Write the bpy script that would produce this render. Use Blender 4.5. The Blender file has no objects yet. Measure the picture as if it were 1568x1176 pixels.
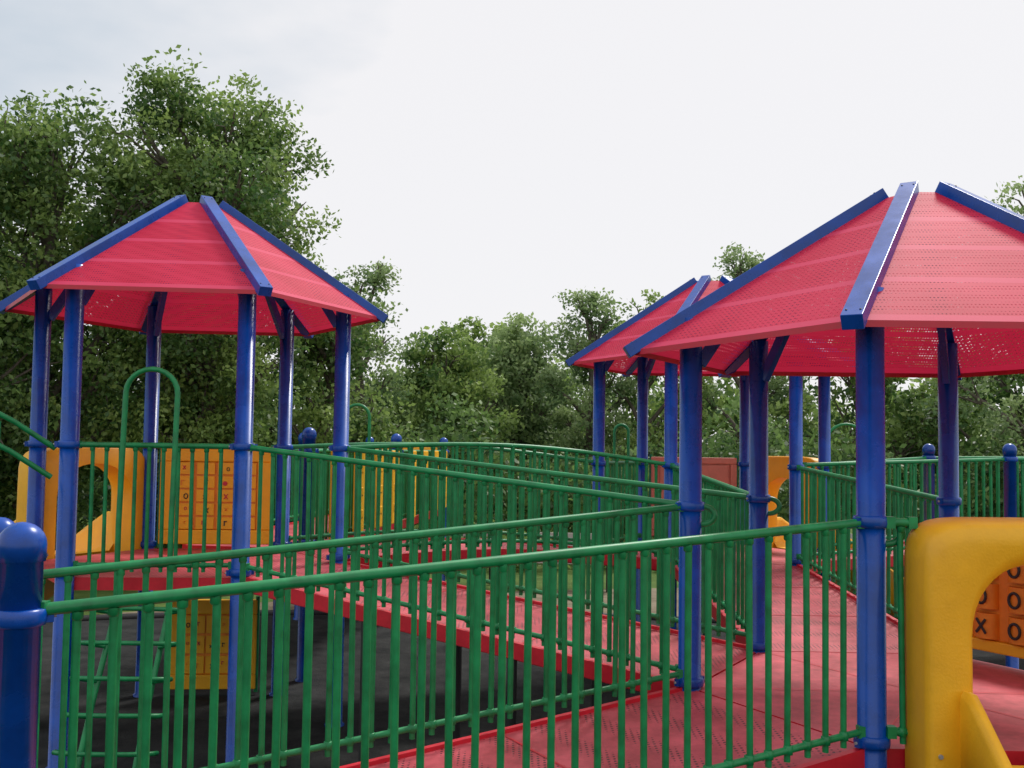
import bpy, math, random
import numpy as np
from mathutils import Vector, Matrix
D=bpy.data; S=bpy.context.scene
rad=math.radians
random.seed(3)
# ---------------------------------------------------------------- materials
def newmat(name):
    m=D.materials.new(name); m.use_nodes=True
    nt=m.node_tree; b=nt.nodes['Principled BSDF']; return m,nt,b
def N(nt,t,**kw):
    n=nt.nodes.new(t)
    for k,v in kw.items(): setattr(n,k,v)
    return n
def painted(name,col,rough=.35,var=.25,scale=6,bump=.0,bscale=60,grime=.25,spec=.5):
    m,nt,b=newmat(name)
    tc=N(nt,'ShaderNodeTexCoord'); no=N(nt,'ShaderNodeTexNoise'); no.inputs['Scale'].default_value=scale; no.inputs['Detail'].default_value=8
    no.inputs['Roughness'].default_value=.65
    nt.links.new(tc.outputs['Object'],no.inputs['Vector'])
    r=N(nt,'ShaderNodeValToRGB'); r.color_ramp.elements[0].position=.3; r.color_ramp.elements[1].position=.7
    c=np.array(col)
    lo=c*(1-var)+np.array([.02,.02,.018])*grime; hi=np.minimum(c*(1+var)+.01*grime,1)
    r.color_ramp.elements[0].color=(*lo,1); r.color_ramp.elements[1].color=(*hi,1)
    nt.links.new(no.outputs['Fac'],r.inputs['Fac']); nt.links.new(r.outputs['Color'],b.inputs['Base Color'])
    mr=N(nt,'ShaderNodeMapRange'); mr.inputs['To Min'].default_value=max(.05,rough-.1); mr.inputs['To Max'].default_value=rough+.2
    nt.links.new(no.outputs['Fac'],mr.inputs['Value']); nt.links.new(mr.outputs[0],b.inputs['Roughness'])
    b.inputs['Specular IOR Level'].default_value=spec
    if bump:
        n2=N(nt,'ShaderNodeTexNoise'); n2.inputs['Scale'].default_value=bscale; nt.links.new(tc.outputs['Object'],n2.inputs['Vector'])
        bp=N(nt,'ShaderNodeBump'); bp.inputs['Strength'].default_value=bump; bp.inputs['Distance'].default_value=.01
        nt.links.new(n2.outputs['Fac'],bp.inputs['Height']); nt.links.new(bp.outputs[0],b.inputs['Normal'])
    return m
BLUE=painted('blue_powder_coat',(.0005,.062,.36),.22,.35,4,grime=.02)
GREEN=painted('green_coated_steel',(.004,.225,.068),.36,.35,9,grime=.05)
YEL=painted('yellow_polyethylene',(.94,.47,.012),.42,.10,5,.15,90,grime=.1)
ORG=painted('orange_polyethylene',(.80,.26,.015),.4,.12,8)
REDP=painted('red_edge_paint',(.62,.012,.03),.35,.2,7,grime=.1)
BLK=painted('black_plastic',(.02,.02,.022),.5,.2,9)
SALM=painted('salmon_plastic',(.6,.22,.15),.5,.15,9)
WHT=painted('pale_concrete',(.42,.40,.37),.8,.15,5,.3,40)
STEEL=painted('galvanised_steel',(.35,.36,.37),.4,.2,20)
REDB=painted('red_tile',(.55,.02,.045),.4,.1,8)
BLUT=painted('blue_tile',(.02,.08,.4),.4,.1,8)
def deckmat():
    m,nt,b=newmat('red_perforated_deck')
    tc=N(nt,'ShaderNodeTexCoord'); vo=N(nt,'ShaderNodeTexVoronoi'); vo.inputs['Scale'].default_value=34; vo.inputs['Randomness'].default_value=0
    nt.links.new(tc.outputs['Object'],vo.inputs['Vector'])
    lt=N(nt,'ShaderNodeMapRange'); lt.inputs['From Min'].default_value=.20; lt.inputs['From Max'].default_value=.28
    nt.links.new(vo.outputs['Distance'],lt.inputs['Value'])
    no=N(nt,'ShaderNodeTexNoise'); no.inputs['Scale'].default_value=2.2; no.inputs['Detail'].default_value=10; no.inputs['Roughness'].default_value=.7; nt.links.new(tc.outputs['Object'],no.inputs['Vector'])
    r=N(nt,'ShaderNodeValToRGB'); r.color_ramp.elements[0].position=.36;r.color_ramp.elements[1].position=.64
    r.color_ramp.elements[0].color=(.34,.030,.040,1); r.color_ramp.elements[1].color=(.74,.11,.14,1)
    nt.links.new(no.outputs['Fac'],r.inputs['Fac'])
    mx=N(nt,'ShaderNodeMix',data_type='RGBA'); mx.inputs['A'].default_value=(.06,.012,.015,1)
    nt.links.new(lt.outputs[0],mx.inputs['Factor']); nt.links.new(r.outputs['Color'],mx.inputs['B']); nt.links.new(mx.outputs['Result'],b.inputs['Base Color'])
    b.inputs['Roughness'].default_value=.5
    bp=N(nt,'ShaderNodeBump'); bp.inputs['Strength'].default_value=.5; bp.inputs['Distance'].default_value=.004
    nt.links.new(lt.outputs[0],bp.inputs['Height']); nt.links.new(bp.outputs[0],b.inputs['Normal'])
    return m
DECK=deckmat()
def roofmat(name,lo,hi,hole=.16):
    m,nt,b=newmat(name)
    out=nt.nodes['Material Output']
    tc=N(nt,'ShaderNodeTexCoord')
    no=N(nt,'ShaderNodeTexNoise'); no.inputs['Scale'].default_value=1.8; no.inputs['Detail'].default_value=9; nt.links.new(tc.outputs['Object'],no.inputs['Vector'])
    r=N(nt,'ShaderNodeValToRGB'); r.color_ramp.elements[0].position=.3;r.color_ramp.elements[1].position=.7
    r.color_ramp.elements[0].color=(*lo,1); r.color_ramp.elements[1].color=(*hi,1)
    nt.links.new(no.outputs['Fac'],r.inputs['Fac']); nt.links.new(r.outputs['Color'],b.inputs['Base Color'])
    b.inputs['Roughness'].default_value=.6; b.inputs['Specular IOR Level'].default_value=.22
    tr=N(nt,'ShaderNodeBsdfTranslucent'); tr.inputs['Color'].default_value=(.74,.028,.09,1)
    mx=N(nt,'ShaderNodeMixShader'); mx.inputs[0].default_value=.24
    nt.links.new(b.outputs[0],mx.inputs[1]); nt.links.new(tr.outputs[0],mx.inputs[2])
    if hole:
        vo=N(nt,'ShaderNodeTexVoronoi'); vo.inputs['Scale'].default_value=56; vo.inputs['Randomness'].default_value=0
        nt.links.new(tc.outputs['Object'],vo.inputs['Vector'])
        ls=N(nt,'ShaderNodeMapRange'); ls.inputs['From Min'].default_value=hole-.08; ls.inputs['From Max'].default_value=hole+.08
        ls.inputs['To Min'].default_value=.62; ls.inputs['To Max'].default_value=0; nt.links.new(vo.outputs['Distance'],ls.inputs['Value'])
        tp=N(nt,'ShaderNodeBsdfTransparent'); m2=N(nt,'ShaderNodeMixShader')
        nt.links.new(ls.outputs[0],m2.inputs[0]); nt.links.new(mx.outputs[0],m2.inputs[1]); nt.links.new(tp.outputs[0],m2.inputs[2])
        nt.links.new(m2.outputs[0],out.inputs['Surface'])
    else: nt.links.new(mx.outputs[0],out.inputs['Surface'])
    return m
ROOF=roofmat('red_perforated_roof',(.60,.018,.065),(.76,.040,.11),.28)
SEAM=roofmat('red_roof_seam',(.76,.055,.14),(.80,.08,.17),0)
# ---------------------------------------------------------------- mesh builder
class MB:
    def __init__(s): s.v=[];s.f=[];s.m=[];s.s=[];s.mats=[]
    def mi(s,mat):
        if mat not in s.mats: s.mats.append(mat)
        return s.mats.index(mat)
    def add(s,vs,fs,mat,smooth=False):
        o=len(s.v); s.v+= [tuple(v) for v in vs]; i=s.mi(mat)
        for f in fs: s.f.append(tuple(o+k for k in f)); s.m.append(i); s.s.append(smooth)
    def tube(s,pts,r,mat,n=10,closed=False,radii=None):
        pts=[Vector(p) for p in pts]; L=len(pts); vs=[];fs=[]
        ref=None
        for i,p in enumerate(pts):
            if closed: t=(pts[(i+1)%L]-pts[i-1]).normalized()
            else: t=(pts[min(i+1,L-1)]-pts[max(i-1,0)]).normalized()
            if ref is None:
                up=Vector((0,0,1)) if abs(t.z)<.9 else Vector((1,0,0))
                a=t.cross(up).normalized()
            else: a=(ref-t*ref.dot(t)).normalized()
            ref=a; b=t.cross(a)
            rr=radii[i] if radii else r
            for k in range(n):
                w=2*math.pi*k/n; vs.append(p+a*math.cos(w)*rr+b*math.sin(w)*rr)
        m=L if closed else L-1
        for i in range(m):
            j=(i+1)%L
            for k in range(n): fs.append((i*n+k,i*n+(k+1)%n,j*n+(k+1)%n,j*n+k))
        s.add(vs,fs,mat,True)
        if not closed:
            s.add(vs[:n],[tuple(range(n))[::-1]],mat); s.add(vs[-n:],[tuple(range(n))],mat)
    def lathe(s,c,prof,mat,n=24):
        vs=[];fs=[]
        for (r,z) in prof:
            for k in range(n):
                w=2*math.pi*k/n; vs.append((c[0]+r*math.cos(w),c[1]+r*math.sin(w),c[2]+z))
        for i in range(len(prof)-1):
            for k in range(n): fs.append((i*n+k,i*n+(k+1)%n,(i+1)*n+(k+1)%n,(i+1)*n+k))
        s.add(vs,fs,mat,True)
    def box(s,c,ax,ay,az,mat):
        c=Vector(c);ax=Vector(ax);ay=Vector(ay);az=Vector(az)
        vs=[c+ax*i+ay*j+az*k for k in(-1,1) for j in(-1,1) for i in(-1,1)]
        s.add(vs,[(0,2,3,1),(4,5,7,6),(0,1,5,4),(2,6,7,3),(0,4,6,2),(1,3,7,5)],mat)
    def build(s,name,parent=None,bevel=0):
        me=D.meshes.new(name); me.from_pydata(s.v,[],s.f)
        for m in s.mats: me.materials.append(m)
        me.polygons.foreach_set('material_index',s.m); me.polygons.foreach_set('use_smooth',s.s); me.update()
        o=D.objects.new(name,me); S.collection.objects.link(o)
        if parent: o.parent=parent
        if bevel:
            b=o.modifiers.new('bevel','BEVEL'); b.width=bevel; b.segments=2; b.limit_method='ANGLE'; b.angle_limit=rad(50)
        return o
def empty(name):
    e=D.objects.new(name,None); S.collection.objects.link(e); e.empty_display_size=.3; return e
def hexp(cx,cy,r,a0,k): 
    a=rad(a0+60*k); return Vector((cx+r*math.cos(a),cy+r*math.sin(a),0))
PR=.0635
def post_mesh(mb,x,y,z0,z1,clasps=(),cap=False,PR=PR):
    prof=[(PR*1.25,z0),(PR*1.25,z0+.02),(PR,z0+.03)]
    prof+=[(PR,z1)]
    if cap:
        prof+=[(PR*1.1,z1),(PR*1.12,z1+.05)]+[(PR*1.12*math.cos(a),z1+.05+PR*1.1*math.sin(a)) for a in [rad(q) for q in (15,30,45,60,75,89.9)]]
    else: prof+=[(.001,z1)]
    mb.lathe((x,y,0),prof,BLUE,28)
    for z in clasps:
        mb.lathe((x,y,z),[(PR,-.028),(PR*1.2,-.024),(PR*1.26,-.01),(PR*1.26,.01),(PR*1.2,.024),(PR,.028)],BLUE,28)
        for w in (0,math.pi):
            ax=Vector((math.cos(w+.5),math.sin(w+.5),0))
            mb.box(Vector((x,y,z))+ax*(PR*1.3),ax*.015,Vector((-ax.y,ax.x,0))*.012,(0,0,.02),BLUE)
            mb.tube([Vector((x,y,z))+ax*(PR*1.5),Vector((x,y,z))+ax*(PR*1.5+.01)],.007,STEEL,8)
def gazebo(cx,cy,a0,rp,re,zd,ze,rh,rz):
    e=empty('playground_gazebo'); rt=.2
    for k in range(6):
        mb=MB(); p=hexp(cx,cy,rp,a0,k)
        zt=ze+(re-rp)/(re-rt)*rh-.02
        post_mesh(mb,p.x,p.y,0,zt,[rz,zd+.04])
        mb.build('post_%d'%(k+1),e)
    mb=MB(); r=rp-.02
    top=[hexp(cx,cy,r,a0,k)+Vector((0,0,zd)) for k in range(6)]; bot=[v-Vector((0,0,.09)) for v in top]
    mb.add(top,[(0,1,2,3,4,5)],DECK); mb.add(bot,[(5,4,3,2,1,0)],REDP)
    for k in range(6):
        j=(k+1)%6; mb.add([bot[k],bot[j],top[j],top[k]],[(0,1,2,3)],REDP)
    for k in (0,1,2):
        a=top[k];b=top[k+3]; d=(b-a).normalized(); n=Vector((-d.y,d.x,0))*.004; q=Vector((0,0,.002+.002*k))
        mb.add([a-n+q,b-n+q,b+n+q,a+n+q],[(0,1,2,3)],REDP)
    mb.build('deck',e)
    mb=MB(); zt=ze+rh
    E=[hexp(cx,cy,re,a0,k)+Vector((0,0,ze)) for k in range(6)]; T=[hexp(cx,cy,rt,a0,k)+Vector((0,0,zt)) for k in range(6)]
    bands=((0,.035,1),(.035,.25,0),(.25,.285,1),(.285,.49,0),(.49,.525,1),(.525,.73,0),(.73,.765,1),(.765,1,0))
    for k in range(6):
        j=(k+1)%6
        for t0,t1,sm in bands:
            q=[E[k].lerp(T[k],t0),E[j].lerp(T[j],t0),E[j].lerp(T[j],t1),E[k].lerp(T[k],t1)]
            mb.add(q,[(0,1,2,3)],SEAM if sm else ROOF)
        mb.add([E[k],E[j],E[j]-Vector((0,0,.03)),E[k]-Vector((0,0,.03))],[(0,1,2,3)],REDB)
    mb.add([v-Vector((0,0,.01)) for v in T],[(0,1,2,3,4,5)],ROOF)
    mb.build('roof_panels',e)
    mb=MB()
    for k in range(6):
        d=(T[k]-E[k]).normalized(); hz=Vector((-d.y,d.x,0)).normalized(); up=d.cross(hz).normalized()
        if up.z<0: up=-up
        a=E[k]-d*.05; b=T[k]+d*.03
        mb.box((a+b)/2+up*.012,d*((b-a).length/2),hz*.047,up*.036,BLUE)
        for tt in (.03,.97):
            c=a.lerp(b,tt)+up*.049
            for s_ in (-1,1): mb.box(c+hz*.03*s_,d*.005,hz*.005,up*.003,BLK)
        p=hexp(cx,cy,rp,a0,k); o=Vector((cx,cy,0))-p; o.normalize()
        zz=ze+(re-rp)/(re-rt)*rh
        P0=Vector((p.x,p.y,zz-.28))+o*.05; P1=Vector((p.x,p.y,0))+o*.34; P1.z=zz+.34*rh/(re-rt)-.05
        mb.box((P0+P1)/2,(P1-P0)/2,hz*.022,(P1-P0).normalized().cross(hz)*.035,BLUE)
    mb.build('roof_ribs',e,.014)
    return e
def railing(a,b,ha=None,hb=None,inset=.06,sp=.108,zf=None,mat=GREEN,br=.0145,low=.09,lowb=None):
    a=Vector(a);b=Vector(b); d=(b-a); L=Vector((d.x,d.y,0)).length; n=max(2,int(L/sp))
    ha=.95 if ha is None else ha; hb=ha if hb is None else hb; lowb=low if lowb is None else lowb
    f=(lambda t:a.lerp(b,t)+Vector((0,0,(zf(t) if zf else 0))))
    H=lambda t: ha+(hb-ha)*t
    LW=lambda t: low+(lowb-low)*t
    t0=inset/L; t1=1-inset/L; mb=MB(); k=14 if zf else 2
    TT=[t0+(t1-t0)*i/(k-1) for i in range(k)]
    mb.tube([f(t)+Vector((0,0,H(t))) for t in TT],.0205,mat,12)
    mb.tube([f(t)+Vector((0,0,LW(t))) for t in TT],.0165,mat,8)
    for t in (t0,t1):
        for hh in (H(t),LW(t)):
            mb.box(f(t)+Vector((0,0,hh)),(.02,0,0),(0,.02,0),(0,0,.026),mat)
    for i in range(1,n):
        t=t0+(t1-t0)*i/n; p=f(t); j=random.uniform(-.004,.004); j2=random.uniform(-.004,.004); lw=LW(t)
        mb.tube([p+Vector((j,j2,lw-.05)),p+Vector((j2,j,H(t)-.01))],br,mat,8)
        mb.lathe(p+Vector((0,0,lw)),[(br,-.02),(.021,-.018),(.021,.018),(br,.02)],mat,8)
        mb.lathe(p+Vector((0,0,H(t)-.03)),[(br,-.014),(.019,-.008),(.019,.012)],mat,8)
    return mb.build('guard_railing')
def ramp(a,b,c,d,name='playground_ramp',zf=None,th=.09,legs=()):
    e=empty(name); a,b,c,d=[Vector(v) for v in (a,b,c,d)]
    mb=MB(); k=12 if zf else 2
    for i in range(k-1):
        t0=i/(k-1);t1=(i+1)/(k-1)
        z0=Vector((0,0,zf(t0) if zf else 0)); z1=Vector((0,0,zf(t1) if zf else 0))
        q=[a.lerp(d,t0)+z0,b.lerp(c,t0)+z0,b.lerp(c,t1)+z1,a.lerp(d,t1)+z1]
        dn=Vector((0,0,-th))
        mb.add(q,[(0,1,2,3)],DECK); mb.add([v+dn for v in q],[(3,2,1,0)],REDP)
        mb.add([q[0],q[3],q[3]+dn,q[0]+dn],[(0,1,2,3)],REDP); mb.add([q[1],q[2],q[2]+dn,q[1]+dn],[(0,1,2,3)],REDP)
        if i==0: mb.add([q[0],q[1],q[1]+dn,q[0]+dn],[(0,1,2,3)],REDP)
        if i==k-2: mb.add([q[2],q[3],q[3]+dn,q[2]+dn],[(0,1,2,3)],REDP)
    L=(d-a).length; ns=max(2,int(L/.9))
    for i in range(1,ns):
        t=i/ns; z=Vector((0,0,.003+(zf(t) if zf else 0))); p=a.lerp(d,t)+z; q=b.lerp(c,t)+z; w=(d-a).normalized()*.006
        mb.add([p-w,q-w,q+w,p+w],[(0,1,2,3)],REDP)
    mb.build('ramp_deck',e)
    mb=MB()
    for s0,s1 in ((a,d),(b,c)):
        dd=(s1-s0)
        k2=12 if zf else 2
        for i in range(k2-1):
            t0=i/(k2-1);t1=(i+1)/(k2-1)
            p=s0.lerp(s1,t0)+Vector((0,0,(zf(t0) if zf else 0)-.03)); q=s0.lerp(s1,t1)+Vector((0,0,(zf(t1) if zf else 0)-.03))
            nn=Vector((-dd.y,dd.x,0)).normalized()
            mb.box((p+q)/2,(q-p)/2,nn*.018,(0,0,.05),REDP)
    for t in legs:
        for s0,s1 in ((a,d),(b,c)):
            p=s0.lerp(s1,t); mb.tube([(p.x,p.y,0),(p.x,p.y,p.z-.08)],.03,BLK,12)
            mb.box((p.x,p.y,.01),(.08,0,0),(0,.08,0),(0,0,.008),BLK)
    mb.build('edge_beams_and_legs',e)
    return e
# ---------------------------------------------------------------- layout
EYE=2.25
GL=(-2.60,8.10,-115,1.20,1.50,1.32,EYE+1.09,.87,2.25)
GN=(2.30,5.65,-121,1.28,1.60,.93,EYE+.585,.885,1.95)
GF=(2.13,10.6,-120,1.20,1.50,1.20,EYE+.95,.87,2.13)
gL=gazebo(*GL); gN=gazebo(*GN); gF=gazebo(*GF)
def gp(G,k,z=None,r=None):
    p=hexp(G[0],G[1],r or G[3],G[2],k); p.z=G[5] if z is None else z; return p
P1,P6,P5,P4,P3,P2=[gp(GN,k) for k in range(6)]
L0,L1,L2,L3,L4,L5=[gp(GL,k) for k in range(6)]
F0,F1,F2,F3,F4,F5=[gp(GF,k) for k in range(6)]
HN=1.02; HL=.93; HF=.93
A0=Vector((-1.50,3.08,.54)); A1=Vector((-2.15,4.22,.54))
ramp(P2,P1,A0,A1,legs=(.5,))
railing(P1,A0,HN,1.195,lowb=.20); railing(P2,A1,HN,1.14,lowb=.17)
B0=Vector((-2.9,2.5,.48)); B1=Vector((-3.5,3.6,.48))
ramp(A1+Vector((-.01,0,-.002)),A0+Vector((-.01,0,-.002)),B0,B1,legs=(.9,))
railing(A0,B0,1.15,low=.15); railing(A1,B1,1.1,low=.15)
for p,zt in ((A0,1.89),(A1,1.82),(B0,1.8),(B1,1.8)):
    mb=MB(); post_mesh(mb,p.x,p.y,0,zt,[1.72,p.z+.08],cap=True); mb.build('blue_railing_post')
ramp(L1,L2,P3,P2,legs=(.33,.66)); railing(L1,P2,HL,HN); railing(L2,P3,HL,HN)
ramp(P3,P4,F1,F0,legs=(.5,)); railing(P3,F0,HN,HF); railing(P4,F1,HN,HF)
arc=lambda t: .10*math.sin(math.pi*t)
ramp(L2,L3,F5,F0,name='arched_bridge',zf=arc); railing(L2,F0,HL,HF,zf=arc); railing(L3,F5,HL,HF,zf=arc)
railing(L0,L1,HL); railing(P5,P6,HN); railing(F5,F4,HF)
W=[Vector((-1.98,9.75,1.27)),Vector((-1.50,13.0,1.27)),Vector((-1.12,16.5,1.27))]
W2=[v+Vector((-1.25,.18,0)) for v in W]
for i in range(2):
    ramp(W2[i],W[i],W[i+1],W2[i+1],name='playground_walkway'); railing(W[i],W[i+1]); railing(W2[i],W2[i+1])
for p in W+W2[1:]:
    mb=MB(); post_mesh(mb,p.x,p.y,0,2.33,[p.z+.95,p.z+.06],cap=True); mb.build('blue_railing_post')
R0=[F1+Vector((.03,0,0)),Vector((5.3,10.6,1.28)),Vector((8.5,11.6,1.32))]
R1=[F2+Vector((.03,0,0)),Vector((4.9,11.7,1.28)),Vector((8.1,12.75,1.32))]
for i in range(2):
    ramp(R1[i],R0[i],R0[i+1],R1[i+1],name='playground_walkway'); railing(R0[i],R0[i+1]); railing(R1[i],R1[i+1])
for p in R0[1:]+R1[1:]:
    mb=MB(); post_mesh(mb,p.x,p.y,0,2.28,[p.z+.95],cap=True); mb.build('blue_railing_post')
def curl(p,dx,dy,z):
    d=Vector((dx,dy,0)).normalized(); q=Vector((p.x,p.y,z))+d*.07; mb=MB()
    pts=[q+d*(.055*math.sin(math.pi*i/10)*1.2)+Vector((0,0,-.05+.05*math.cos(math.pi*i/10))) for i in range(11)]
    mb.tube([q-d*.05]+pts+[pts[-1]-d*.05],.017,GREEN,10); mb.build('curled_handrail_end')
curl(P2,1,-.25,1.95); curl(P3,1,-.25,1.95); curl(P1,1,-.1,1.95)
# ---------------------------------------------------------------- slide hoods / panels
def local(a,b,center):
    a=Vector(a);b=Vector(b); x=(b-a); x.z=0; x.normalize(); n=Vector((x.y,-x.x,0)); m=(a+b)/2
    if n.dot(m-Vector((center[0],center[1],m.z)))<0: n=-n
    return m,x,n
def slide(a,b,G,wo,ho,wi,hi,depth=.26,zoff=-.07,length=1.9,mat=YEL,shift=0):
    m,x,n=local(a,b,G); m=m+x*shift; zd=G[5]+zoff
    e=empty('playground_slide')
    mb=MB(); NN=30; out=[];inn=[]
    def pf(w,h,sp,q,t):
        if t<.2: return (-w, sp*t/.2)
        if t>.8: return (w, sp*(1-t)/.2)
        a=math.pi*(1-(t-.2)/.6); c=math.cos(a); s_=math.sin(a)
        return (w*math.copysign(abs(c)**q,c), sp+(h-sp)*abs(s_)**q)
    for i in range(NN+1):
        t=i/NN; out.append(pf(wo,ho,ho*.66,.34,t)); inn.append(pf(wi,hi,hi*.66,.95,t))
    def W_(p,y): return m+x*p[0]+n*y+Vector((0,0,zd+p[1]-m.z))
    def shr(p,s): return (p[0]*s,p[1]*s if p[1]>0 else 0)
    rows=[]
    rows.append([W_(p,-.0) for p in inn]); rows.append([W_(p,0.) for p in [shr(q,.985) for q in out]])
    rows.append([W_(p,.02) for p in out]); rows.append([W_(shr(p,.988),depth-.04) for p in out]); rows.append([W_(shr(p,.965),depth-.008) for p in out])
    rows.append([W_(shr(p,.92),depth) for p in out]); rows.append([W_((p[0]*1.14,p[1]*1.08),depth-.005) for p in inn])
    rows.append([W_((p[0]*1.04,p[1]*1.02),depth-.035) for p in inn]); rows.append([W_(p,depth-.09) for p in inn]); rows.append(rows[0])
    vs=[v for r in rows for v in r]; fs=[]
    k=NN+1
    for r in range(len(rows)-1):
        for i in range(NN): fs.append((r*k+i,r*k+i+1,(r+1)*k+i+1,(r+1)*k+i))
    mb.add(vs,fs,mat,True)
    for s_ in (-1,1):
        for hz_ in (.12,): 
            c=W_((s_*(wo-.06),hz_),depth+.001); mb.tube([c,c+n*.008],.010,STEEL,10)
    mb.build('hood',e)
    mb=MB(); path=[(depth-.1,G[5]-.01-zd),(depth+.05,G[5]-.01-zd)]
    for i in range(1,13):
        t=i/12; path.append((depth+.05+length*t, (G[5]-.01)*(1-(t**1.05)*.82+.0)-zd+.06*math.sin(math.pi*t)*-1))
    path.append((depth+.05+length+.35,path[-1][1]-.01))
    w=wi+.03; prof=[(-w-.05,-.06),(-w-.05,.30),(-w-.035,.335),(-w+.0,.33),(-w+.015,.29),(-w+.03,.06),(-w+.08,.0),(w-.08,.0),(w-.03,.06),(w-.015,.29),(w,.33),(w+.035,.335),(w+.05,.30),(w+.05,-.06)]
    vs=[];fs=[]
    for (y,z) in path:
        for (px,pz) in prof: vs.append(W_((px,z+pz),y))
    k=len(prof)
    for i in range(len(path)-1):
        for j in range(k): fs.append((i*k+j,i*k+(j+1)%k,(i+1)*k+(j+1)%k,(i+1)*k+j))
    fs.append(tuple(range(k))); fs.append(tuple(range((len(path)-1)*k,len(path)*k))[::-1])
    mb.add(vs,fs,mat,True); mb.build('chute',e)
    return e
slide(P1,P6,GN,.50,1.12,.275,.92,length=1.3)
slide(L4,L5,GL,.56,.98,.40,.84,depth=.3)
slide(F3,F2,GF,.50,1.10,.30,.86)
railing(P1+Vector((.07,-.04,0)),P1+Vector((.17,-.04,0)),HN,inset=.0,sp=.035)
def game_panel(a,b,z0,z1,nx,nz,kind,name,shrink=.1,mat=YEL,G=GL):
    m,x,n=local(a,b,G); w=(Vector(b)-Vector(a)).length/2-shrink; e=empty(name); n=-n
    if x.x<0: x=-x
    def W_(px,pz,y=0): return m+x*px+n*y+Vector((0,0,pz-m.z))
    mb=MB(); zc=(z0+z1)/2;hh=(z1-z0)/2
    fr=.13 if kind=='abc' else .075
    mb.box(W_(0,z1-fr/2),x*w,n*.03,(0,0,fr/2),mat); mb.box(W_(0,z0+fr/2),x*w,n*.03,(0,0,fr/2),mat)
    for s in (-1,1): mb.box(W_(s*(w-fr/2),zc),x*(fr/2),n*.03,(0,0,hh-fr),mat)
    mb.box(W_(0,zc),x*(w-fr),n*.010,(0,0,hh-fr),ORG if kind!='plain' else mat)
    mb.build('board',e,.012)
    mb=MB(); W0=2*(w-fr)/nx; H0=2*(hh-fr)/nz; rr=random.Random(4)
    for i in range(nx):
        for j in range(nz):
            cx=-(w-fr)+W0*(i+.5); cz=zc-(hh-fr)+H0*(j+.5)
            for sd in (-1,1):
                q=W_(cx,cz,sd*.018)
                if kind=='ttt': mb.tube([W_(cx,cz-H0*.42,0),W_(cx,cz+H0*.42,0)],min(W0,.2)*.40,ORG,16) if sd==1 else None
                else: mb.box(q,x*W0*.43,n*.007,(0,0,H0*.43),mat if kind in('abc','plain') else ORG)
                y=sd*(.028 if kind!='ttt' else min(W0,.2)*.40+.004); s=min(W0,H0)*(.24 if kind=='ttt' else rr.uniform(.10,.2))
                if kind=='abc':
                    c_=rr.choice([BLUT,REDB,BLK,REDB,ORG,ORG]); typ=rr.randint(0,3); cx2=cx+rr.uniform(-.1,.1)*W0; cz2=cz+rr.uniform(-.1,.1)*H0
                else: c_=BLK; typ=rr.choice([0,1,1,0]) if kind=='ttt' else 5; cx2,cz2=cx,cz
                if typ==0:
                    mb.tube([W_(cx2+s*math.cos(2*math.pi*k/16)*.8,cz2+s*math.sin(2*math.pi*k/16),y) for k in range(16)],s*.22,c_,6,closed=True)
                elif typ==1:
                    for g in (-1,1):
                        dv=(x*s*.75*g+Vector((0,0,s))); mb.box(W_(cx2,cz2,y+.001*g),dv,n*.004,dv.cross(n).normalized()*s*.2,c_)
                elif typ==2:
                    mb.box(W_(cx2-s*.5,cz2,y),x*s*.2,n*.004,(0,0,s),c_); mb.box(W_(cx2+s*.12,cz2+s*.75,y),x*s*.4,n*.004,(0,0,s*.2),c_)
                elif typ==3:
                    mb.tube([W_(cx2,cz2,y-.004*sd),W_(cx2,cz2,y+.004*sd)],s*.9,c_,12)
    mb.build('tiles',e,.004)
    for s in (-1,1):
        mb=MB(); mb.tube([W_(s*(w+.0),z0-.03),W_(s*(w+.0),z1+.03)],.018,GREEN,10); mb.build('side_bar',e)
    return e
game_panel(L3,L4,1.36,2.24,4,5,'abc','activity_panel')
game_panel(L3,L4,.06,.86,5,3,'abc','activity_panel',shrink=.2)
game_panel(P4,P5,1.0,1.72,4,3,'ttt','tic_tac_toe_panel',G=GN)
game_panel(F3,F4,1.28,2.20,2,3,'plain','salmon_play_panel',mat=SALM,G=GF)
for (a,b) in ((W[0],W[1]),(W[1],W[2]),):
    for t in (.18,.42,.66,.88):
        mb=MB(); p=a.lerp(b,t)+Vector((.09,0,0)); d=(b-a).normalized()
        mb.box(p+Vector((0,0,.5)),d*.16,Vector((d.y,-d.x,0))*.02,(0,0,.46),YEL)
        for hh in (.25,.5,.75): mb.box(p+Vector((0,0,hh)),d*.1,Vector((d.y,-d.x,0))*.028,(0,0,.05),YEL)
        mb.build('yellow_barrier_panel',None,.015)
game_panel(W2[2],W[2],1.3,2.28,3,3,'abc','activity_panel',G=(-1.8,10,0,0,0,1.3))
def bench(x,y,rot):
    e=empty('park_bench'); c=math.cos(rot);s=math.sin(rot); X=Vector((c,s,0));Y=Vector((-s,c,0)); o=Vector((x,y,0))
    mb=MB()
    for i in range(4): mb.box(o+Y*(-.18+.12*i)+Vector((0,0,.45)),X*.75,Y*.05,(0,0,.018),WHT)
    mb.build('seat',e,.005); mb=MB()
    for i in range(3): mb.box(o+Y*(.26+.03*i)+Vector((0,0,.58+.13*i)),X*.75,Y*.015,(0,0,.05),WHT)
    mb.build('backrest',e,.005); mb=MB()
    for q in (-.6,.6):
        mb.tube([o+X*q+Y*-.2,o+X*q+Y*-.2+Vector((0,0,.43))],.025,BLK); mb.tube([o+X*q+Y*.2,o+X*q+Y*.24+Vector((0,0,.5)),o+X*q+Y*.36+Vector((0,0,.92))],.025,BLK)
    mb.build('legs',e)
bench(-.9,16.6,.1); bench(1.0,16.4,-.1); bench(6.0,17,-.3)
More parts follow.
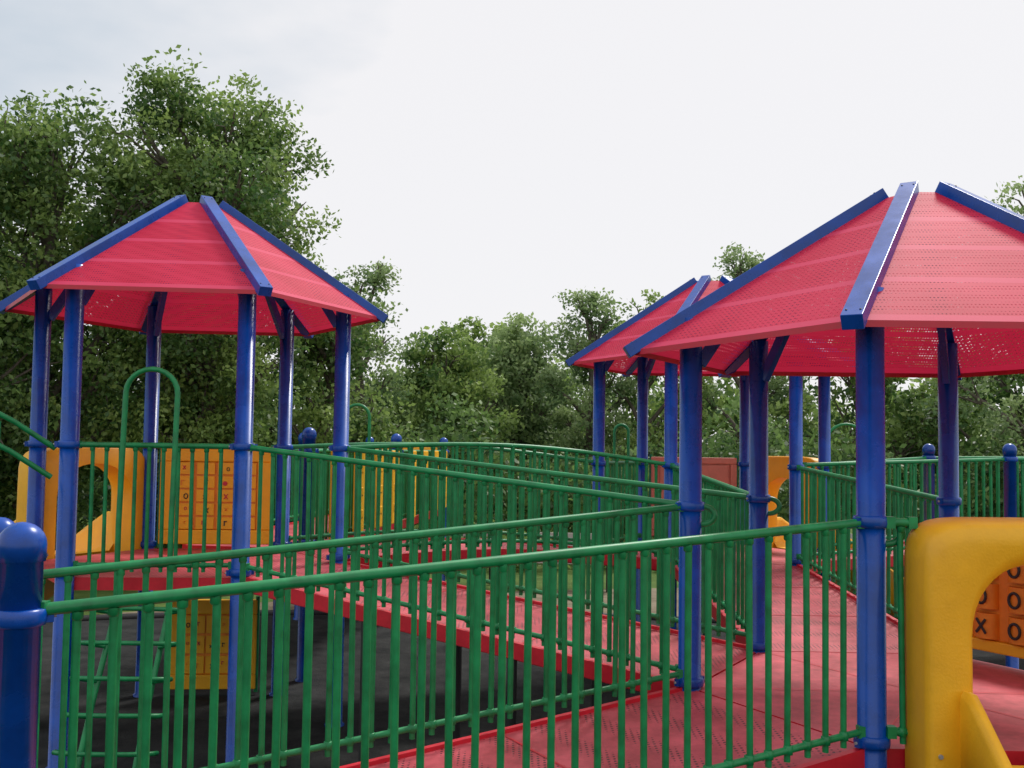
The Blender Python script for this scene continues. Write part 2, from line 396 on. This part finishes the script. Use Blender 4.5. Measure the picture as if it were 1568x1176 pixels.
# ---------------------------------------------------------------- climbers
def loop_climber(x0,x1,y,ztop,zdeck,yfoot):
    e=empty('loop_ladder_climber'); mb=MB(); w=(x1-x0)/2; xc=(x0+x1)/2
    arch=[(xc-w*math.cos(math.pi*i/12),y+.05,ztop-.17+.17*math.sin(math.pi*i/12)) for i in range(13)]
    mb.tube([(x0,y-.0,zdeck-.25),(x0,y,zdeck+.4)]+arch+[(x1,y,zdeck+.4),(x1,y,zdeck-.25)],.019,GREEN,12)
    mb.build('grab_hoop',e); mb=MB()
    for xs in (x0,x1):
        mb.tube([(xs,y,zdeck-.2),(xs,(y+yfoot)/2,zdeck*.45),(xs,yfoot,0)],.019,GREEN,12)
    for i in range(6):
        t=(i+.5)/6; yy=y+(yfoot-y)*t; z=(zdeck-.1)*(1-t)+.03
        pts=[(xc-(w+.14)*math.cos(math.pi*k/10),yy-.05-.14*math.sin(math.pi*k/10),z+.03*math.sin(math.pi*k/10)) for k in range(11)]
        mb.tube([(x0,yy,z-.03)]+pts+[(x1,yy,z-.03)],.015,GREEN,10)
    mb.build('loop_rungs',e)
loop_climber(-2.68,-2.32,6.85,2.78,1.32,6.2)
def hoop(x0,x1,y,z0,zt,r=.018):
    w=(x1-x0)/2;xc=(x0+x1)/2; mb=MB()
    mb.tube([(x0,y,z0)]+[(xc-w*math.cos(math.pi*i/12),y,zt-w+w*math.sin(math.pi*i/12)) for i in range(13)]+[(x1,y,z0)],r,GREEN,10); mb.build('grab_hoop_handle')
hoop(-1.88,-1.60,11.2,1.2,2.74); hoop(1.25,1.42,12.1,1.0,2.58); hoop(3.75,4.25,11.9,1.1,2.62); 
mb=MB()
for dy,dz in ((0,0),(-.05,-.20)):
    mb.tube([(-3.20,7.0+dy,2.22+dz),(-3.42,6.85+dy,2.40+dz),(-3.75,6.6+dy,2.62+dz),(-4.2,6.2+dy,2.66+dz),(-4.5,6.0+dy,1.9+dz)],.019,GREEN,12)
for t in (0,1,2,3): mb.tube([(-3.5-.2*t,6.8-.17*t,.0),(-3.5-.2*t,6.8-.17*t,2.40+.06*t)],.013,GREEN,8)
mb.build('stair_handrail')
# ---------------------------------------------------------------- ground
def groundmat(name,c0,c1,sc,bsc,bump=.5,rough=.9,detail=10):
    m,nt,b=newmat(name); tc=N(nt,'ShaderNodeTexCoord'); no=N(nt,'ShaderNodeTexNoise'); no.inputs['Scale'].default_value=sc; no.inputs['Detail'].default_value=detail; no.inputs['Roughness'].default_value=.7
    nt.links.new(tc.outputs['Object'],no.inputs['Vector']); r=N(nt,'ShaderNodeValToRGB'); r.color_ramp.elements[0].position=.3;r.color_ramp.elements[1].position=.7
    r.color_ramp.elements[0].color=(*c0,1); r.color_ramp.elements[1].color=(*c1,1); nt.links.new(no.outputs['Fac'],r.inputs['Fac']); nt.links.new(r.outputs['Color'],b.inputs['Base Color'])
    n2=N(nt,'ShaderNodeTexNoise'); n2.inputs['Scale'].default_value=bsc; n2.inputs['Detail'].default_value=4; nt.links.new(tc.outputs['Object'],n2.inputs['Vector'])
    bp=N(nt,'ShaderNodeBump'); bp.inputs['Strength'].default_value=bump; bp.inputs['Distance'].default_value=.02; nt.links.new(n2.outputs['Fac'],bp.inputs['Height']); nt.links.new(bp.outputs[0],b.inputs['Normal'])
    b.inputs['Roughness'].default_value=rough; b.inputs['Specular IOR Level'].default_value=.15; return m
GRASS=groundmat('grass',(.05,.09,.02),(.13,.20,.05),1.5,30,1)
RUB=groundmat('dark_rubber_surface',(.012,.014,.015),(.055,.057,.056),2.6,80,.6,.95)
SAND=groundmat('tan_path',(.14,.11,.07),(.30,.25,.18),2,50,.5)
def sheet(name,pts,z,mat):
    mb=MB(); mb.add([(x,y,z) for x,y in pts],[tuple(range(len(pts)))],mat); return mb.build(name)
sheet('ground',[(-250,-60),(250,-60),(250,400),(-250,400)],-.012,GRASS)
def blob(cx,cy,rx,ry,seed,n=60,amp=.06):
    rr=random.Random(seed); ph=[rr.uniform(0,6.28) for _ in range(4)]
    return [(cx+rx*math.cos(a)*(1+amp*math.sin(3*a+ph[0])+amp*.5*math.sin(7*a+ph[1])),cy+ry*math.sin(a)*(1+amp*math.sin(2*a+ph[2]))) for a in [2*math.pi*i/n for i in range(n)]]
sheet('path',blob(4,6,13,11.2,2),-.004,SAND)
rub=blob(-1,4,13,9.2,5)
sheet('rubber_play_surface',rub,.004,RUB)
mb=MB(); mb.tube([(x,y,.02) for x,y in rub],.05,BLK,8,closed=True); mb.build('play_area_kerb')
# ---------------------------------------------------------------- foliage
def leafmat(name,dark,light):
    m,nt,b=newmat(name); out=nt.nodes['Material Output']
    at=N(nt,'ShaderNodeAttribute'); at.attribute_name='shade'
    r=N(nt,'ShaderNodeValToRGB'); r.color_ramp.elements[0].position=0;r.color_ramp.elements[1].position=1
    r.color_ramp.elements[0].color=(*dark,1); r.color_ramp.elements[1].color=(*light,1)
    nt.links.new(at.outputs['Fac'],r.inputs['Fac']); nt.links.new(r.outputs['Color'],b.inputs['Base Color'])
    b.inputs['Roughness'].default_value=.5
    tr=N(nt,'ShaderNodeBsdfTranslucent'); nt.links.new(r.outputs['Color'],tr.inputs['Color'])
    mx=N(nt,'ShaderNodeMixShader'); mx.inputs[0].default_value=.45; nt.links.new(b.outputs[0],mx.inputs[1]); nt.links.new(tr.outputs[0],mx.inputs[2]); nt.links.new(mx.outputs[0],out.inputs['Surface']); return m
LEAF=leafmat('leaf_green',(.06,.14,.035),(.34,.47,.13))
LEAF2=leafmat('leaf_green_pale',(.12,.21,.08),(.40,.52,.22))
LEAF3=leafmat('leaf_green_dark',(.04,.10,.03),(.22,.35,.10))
BARK=groundmat('bark',(.06,.05,.04),(.18,.16,.13),6,25,1)
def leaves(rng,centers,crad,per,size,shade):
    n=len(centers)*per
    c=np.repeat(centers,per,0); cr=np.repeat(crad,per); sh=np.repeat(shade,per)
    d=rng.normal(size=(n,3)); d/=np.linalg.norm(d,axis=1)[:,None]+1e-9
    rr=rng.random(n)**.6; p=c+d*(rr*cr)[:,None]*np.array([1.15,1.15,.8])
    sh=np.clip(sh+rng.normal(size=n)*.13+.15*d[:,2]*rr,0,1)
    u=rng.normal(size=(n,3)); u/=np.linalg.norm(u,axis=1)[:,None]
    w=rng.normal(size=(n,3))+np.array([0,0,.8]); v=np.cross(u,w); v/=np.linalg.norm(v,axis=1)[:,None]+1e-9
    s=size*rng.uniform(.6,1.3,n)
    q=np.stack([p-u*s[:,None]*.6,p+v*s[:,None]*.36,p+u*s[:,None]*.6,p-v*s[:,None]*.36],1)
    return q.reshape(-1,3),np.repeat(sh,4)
def leafobj(name,q,sh,mat,parent=None):
    me=D.meshes.new(name); n=len(q); me.vertices.add(n); me.vertices.foreach_set('co',q.astype(np.float32).ravel())
    me.loops.add(n); me.loops.foreach_set('vertex_index',np.arange(n,dtype=np.int32)); me.polygons.add(n//4)
    me.polygons.foreach_set('loop_start',np.arange(0,n,4,dtype=np.int32)); 
    try: me.polygons.foreach_set('loop_total',np.full(n//4,4,dtype=np.int32))
    except Exception: pass
    me.update(calc_edges=True)
    at=me.attributes.new('shade','FLOAT','POINT'); at.data.foreach_set('value',sh.astype(np.float32))
    me.materials.append(mat); o=D.objects.new(name,me); S.collection.objects.link(o)
    if parent: o.parent=parent
    return o
def tree(x,y,H,R,seed,zlow=1.2,nl=22,ncl=420,per=70,size=.11,mat=LEAF,name='broadleaf_tree',lr=.36,cr=.42,ysq=.8,pw=.75,ep=.6):
    rng=np.random.default_rng(seed); e=empty(name); e.location=(x,y,0)
    t=(np.arange(nl)+rng.random(nl))/nl*.94+.03; z=zlow+(H-zlow)*t
    env=R*np.sin(np.pi*np.clip(t,.05,.95)**pw)**ep
    a=np.arange(nl)*2.4+rng.random(nl); rr=rng.uniform(.25,.85,nl)*env
    LR=lr*R*rng.uniform(.7,1.2,nl); z=np.minimum(z,H-LR*.8)
    C=np.stack([rr*np.cos(a),rr*np.sin(a)*ysq,z],1)
    li=rng.integers(0,nl,ncl); d=rng.normal(size=(ncl,3)); d/=np.linalg.norm(d,axis=1)[:,None]
    P=C[li]+d*(LR[li]*rng.uniform(.5,1.15,ncl))[:,None]
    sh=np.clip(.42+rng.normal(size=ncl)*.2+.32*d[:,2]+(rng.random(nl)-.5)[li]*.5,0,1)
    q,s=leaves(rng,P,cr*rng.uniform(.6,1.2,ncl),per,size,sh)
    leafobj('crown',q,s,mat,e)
    mb=MB(); th=.13+.012*H; lean=rng.normal(size=2)*.25
    tp=[Vector((lean[0]*k/5,lean[1]*k/5,H*.85*k/5)) for k in range(6)]
    mb.tube(tp,0,BARK,10,radii=[th*(1-.16*k) for k in range(6)])
    for i in range(nl):
        c=Vector(C[i]); zb=max(.8,c.z-LR[i]-.6*math.hypot(c.x,c.y)); zb=min(zb,H*.7); f=zb/(H*.85)
        b=Vector((lean[0]*f,lean[1]*f,zb)); m=(b+c)/2+Vector((0,0,.15)); mb.tube([b,m,c,c+(c-b)*.15],0,BARK,6,radii=[th*.38,th*.24,th*.12,.01])
        for j in range(4):
            v=Vector(rng.normal(size=3)).normalized()*LR[i]*.9; mb.tube([c.lerp(b,.25),c+v*.5,c+v],0,BARK,5,radii=[.03,.018,.006])
    mb.build('trunk_and_limbs',e); return e
tree(-5.45,17.5,8.65,2.5,1,zlow=1.4,nl=40,ncl=760,per=78,size=.082,lr=.30,cr=.42,pw=1.5,ep=.5)
tree(-7.9,16.5,7.9,2.5,2,zlow=1.0,nl=32,ncl=600,per=72,size=.088,lr=.32,pw=1.3,ep=.5)
tree(-9.0,14.8,6.7,1.9,3,zlow=.8,nl=20,ncl=360,per=60,size=.09,mat=LEAF3)
tree(-6.6,20.5,8.3,2.8,4,zlow=.5,nl=24,ncl=360,per=50,size=.14,mat=LEAF3,pw=1.0)
tree(-10.2,19,7.6,2.6,5,zlow=.5,nl=20,ncl=260,per=50,size=.14,mat=LEAF3)
tree(-4.2,21,5.6,1.9,6,zlow=.4,nl=18,ncl=320,per=55,size=.10,mat=LEAF)
tree(-3.6,24,6.9,1.6,7,zlow=1.5,nl=14,ncl=150,per=45,size=.09,mat=LEAF2,lr=.3,cr=.36)
tree(-1.9,27,5.4,2.2,8,zlow=.5,nl=18,ncl=320,per=60,size=.12,mat=LEAF)
tree(.2,30,6.0,2.3,9,zlow=.5,nl=20,ncl=340,per=60,size=.125,mat=LEAF2)
tree(-.9,33,6.3,2.3,10,zlow=.5,nl=18,ncl=260,per=50,size=.16,mat=LEAF)
tree(2.1,28,6.8,1.8,11,zlow=1.0,nl=18,ncl=220,per=48,size=.105,mat=LEAF2,lr=.3,cr=.38)
tree(4.1,28.5,6.7,2.0,12,zlow=1.0,nl=18,ncl=230,per=48,size=.105,mat=LEAF,lr=.3,cr=.38)
tree(6.7,28,8.1,1.9,13,zlow=1.2,nl=18,ncl=220,per=45,size=.105,mat=LEAF2,lr=.28,cr=.36)
tree(9.3,26,6.0,2.4,14,zlow=.5,nl=20,ncl=280,per=45,size=.14,mat=LEAF)
tree(11.0,20.5,8.0,2.2,15,zlow=1.2,nl=18,ncl=240,per=42,size=.09,mat=LEAF2,lr=.28,cr=.36)
tree(12.6,25,6.5,2.6,16,zlow=.5,nl=20,ncl=280,per=45,size=.14,mat=LEAF)
def mass(name,n,x0,x1,y0,y1,h0,h1,cr,per,size,seed,mat):
    rng=np.random.default_rng(seed); X=rng.uniform(x0,x1,n); Y=rng.uniform(y0,y1,n)
    top=h0+(h1-h0)*(.5+.25*np.sin(X*.9+seed)+.25*np.sin(X*2.3+Y))
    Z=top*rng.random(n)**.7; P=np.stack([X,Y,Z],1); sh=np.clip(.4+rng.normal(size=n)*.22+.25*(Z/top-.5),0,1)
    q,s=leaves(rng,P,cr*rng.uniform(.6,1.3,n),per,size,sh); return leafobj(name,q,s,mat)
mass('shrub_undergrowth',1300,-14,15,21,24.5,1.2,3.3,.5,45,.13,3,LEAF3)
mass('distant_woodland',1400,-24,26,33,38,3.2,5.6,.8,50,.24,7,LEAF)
mass('long_grass',600,-13,14,18.6,20.8,.25,.8,.3,45,.09,9,LEAF)
# ---------------------------------------------------------------- light
w=D.worlds.new('World'); S.world=w; w.use_nodes=True; nt=w.node_tree; bg=nt.nodes['Background']
el,az=rad(52),rad(35); sd=Vector((math.sin(az)*math.cos(el),math.cos(az)*math.cos(el),math.sin(el)))
sk=N(nt,'ShaderNodeTexSky',sky_type='NISHITA'); sk.sun_disc=False; sk.sun_elevation=el; sk.sun_rotation=az
tc=N(nt,'ShaderNodeTexCoord'); no=N(nt,'ShaderNodeTexNoise'); no.inputs['Scale'].default_value=3.0; no.inputs['Detail'].default_value=5; no.inputs['Roughness'].default_value=.5
mp=N(nt,'ShaderNodeMapping'); mp.inputs['Scale'].default_value=(1,1,2.5); nt.links.new(tc.outputs['Generated'],mp.inputs['Vector']); nt.links.new(mp.outputs[0],no.inputs['Vector'])
dt=N(nt,'ShaderNodeVectorMath',operation='DOT_PRODUCT'); dt.inputs[1].default_value=Vector((-.62,.5,.6)).normalized(); nt.links.new(tc.outputs['Generated'],dt.inputs[0])
ad=N(nt,'ShaderNodeMath',operation='MULTIPLY_ADD'); ad.inputs[1].default_value=.35; nt.links.new(no.outputs['Fac'],ad.inputs[0]); nt.links.new(dt.outputs['Value'],ad.inputs[2])
rp=N(nt,'ShaderNodeValToRGB'); rp.color_ramp.elements[0].position=0; rp.color_ramp.elements[1].position=1.0
rp.color_ramp.elements[0].color=(.93,.92,.935,1); rp.color_ramp.elements[1].color=(.50,.60,.70,1)
mr=N(nt,'ShaderNodeMapRange'); mr.inputs['From Min'].default_value=.97; mr.inputs['From Max'].default_value=1.13
nt.links.new(ad.outputs[0],mr.inputs['Value']); nt.links.new(mr.outputs[0],rp.inputs['Fac'])
sc=N(nt,'ShaderNodeVectorMath',operation='SCALE'); sc.inputs['Scale'].default_value=10; nt.links.new(rp.outputs['Color'],sc.inputs[0])
mx=N(nt,'ShaderNodeMix',data_type='RGBA'); mx.inputs['Factor'].default_value=.94
nt.links.new(sk.outputs[0],mx.inputs['A']); nt.links.new(sc.outputs[0],mx.inputs['B']); nt.links.new(mx.outputs['Result'],bg.inputs['Color']); bg.inputs['Strength'].default_value=.1
l=D.lights.new('sun','SUN'); l.energy=2.6; l.angle=rad(12); l.color=(1,.96,.9); lo=D.objects.new('sun',l); S.collection.objects.link(lo); lo.rotation_euler=sd.to_track_quat('Z','Y').to_euler()
# ---------------------------------------------------------------- camera
cam=D.cameras.new('camera'); co=D.objects.new('camera',cam); S.collection.objects.link(co); S.camera=co
cam.lens=35; cam.sensor_width=36; cam.clip_end=1000; cam.shift_y=.014
co.matrix_world=Matrix.Translation((0,0,EYE))@Matrix.Rotation(rad(93),4,'X')@Matrix.Rotation(rad(.8),4,'Z')
S.view_settings.view_transform='Standard'; S.view_settings.look='None'; S.view_settings.exposure=0
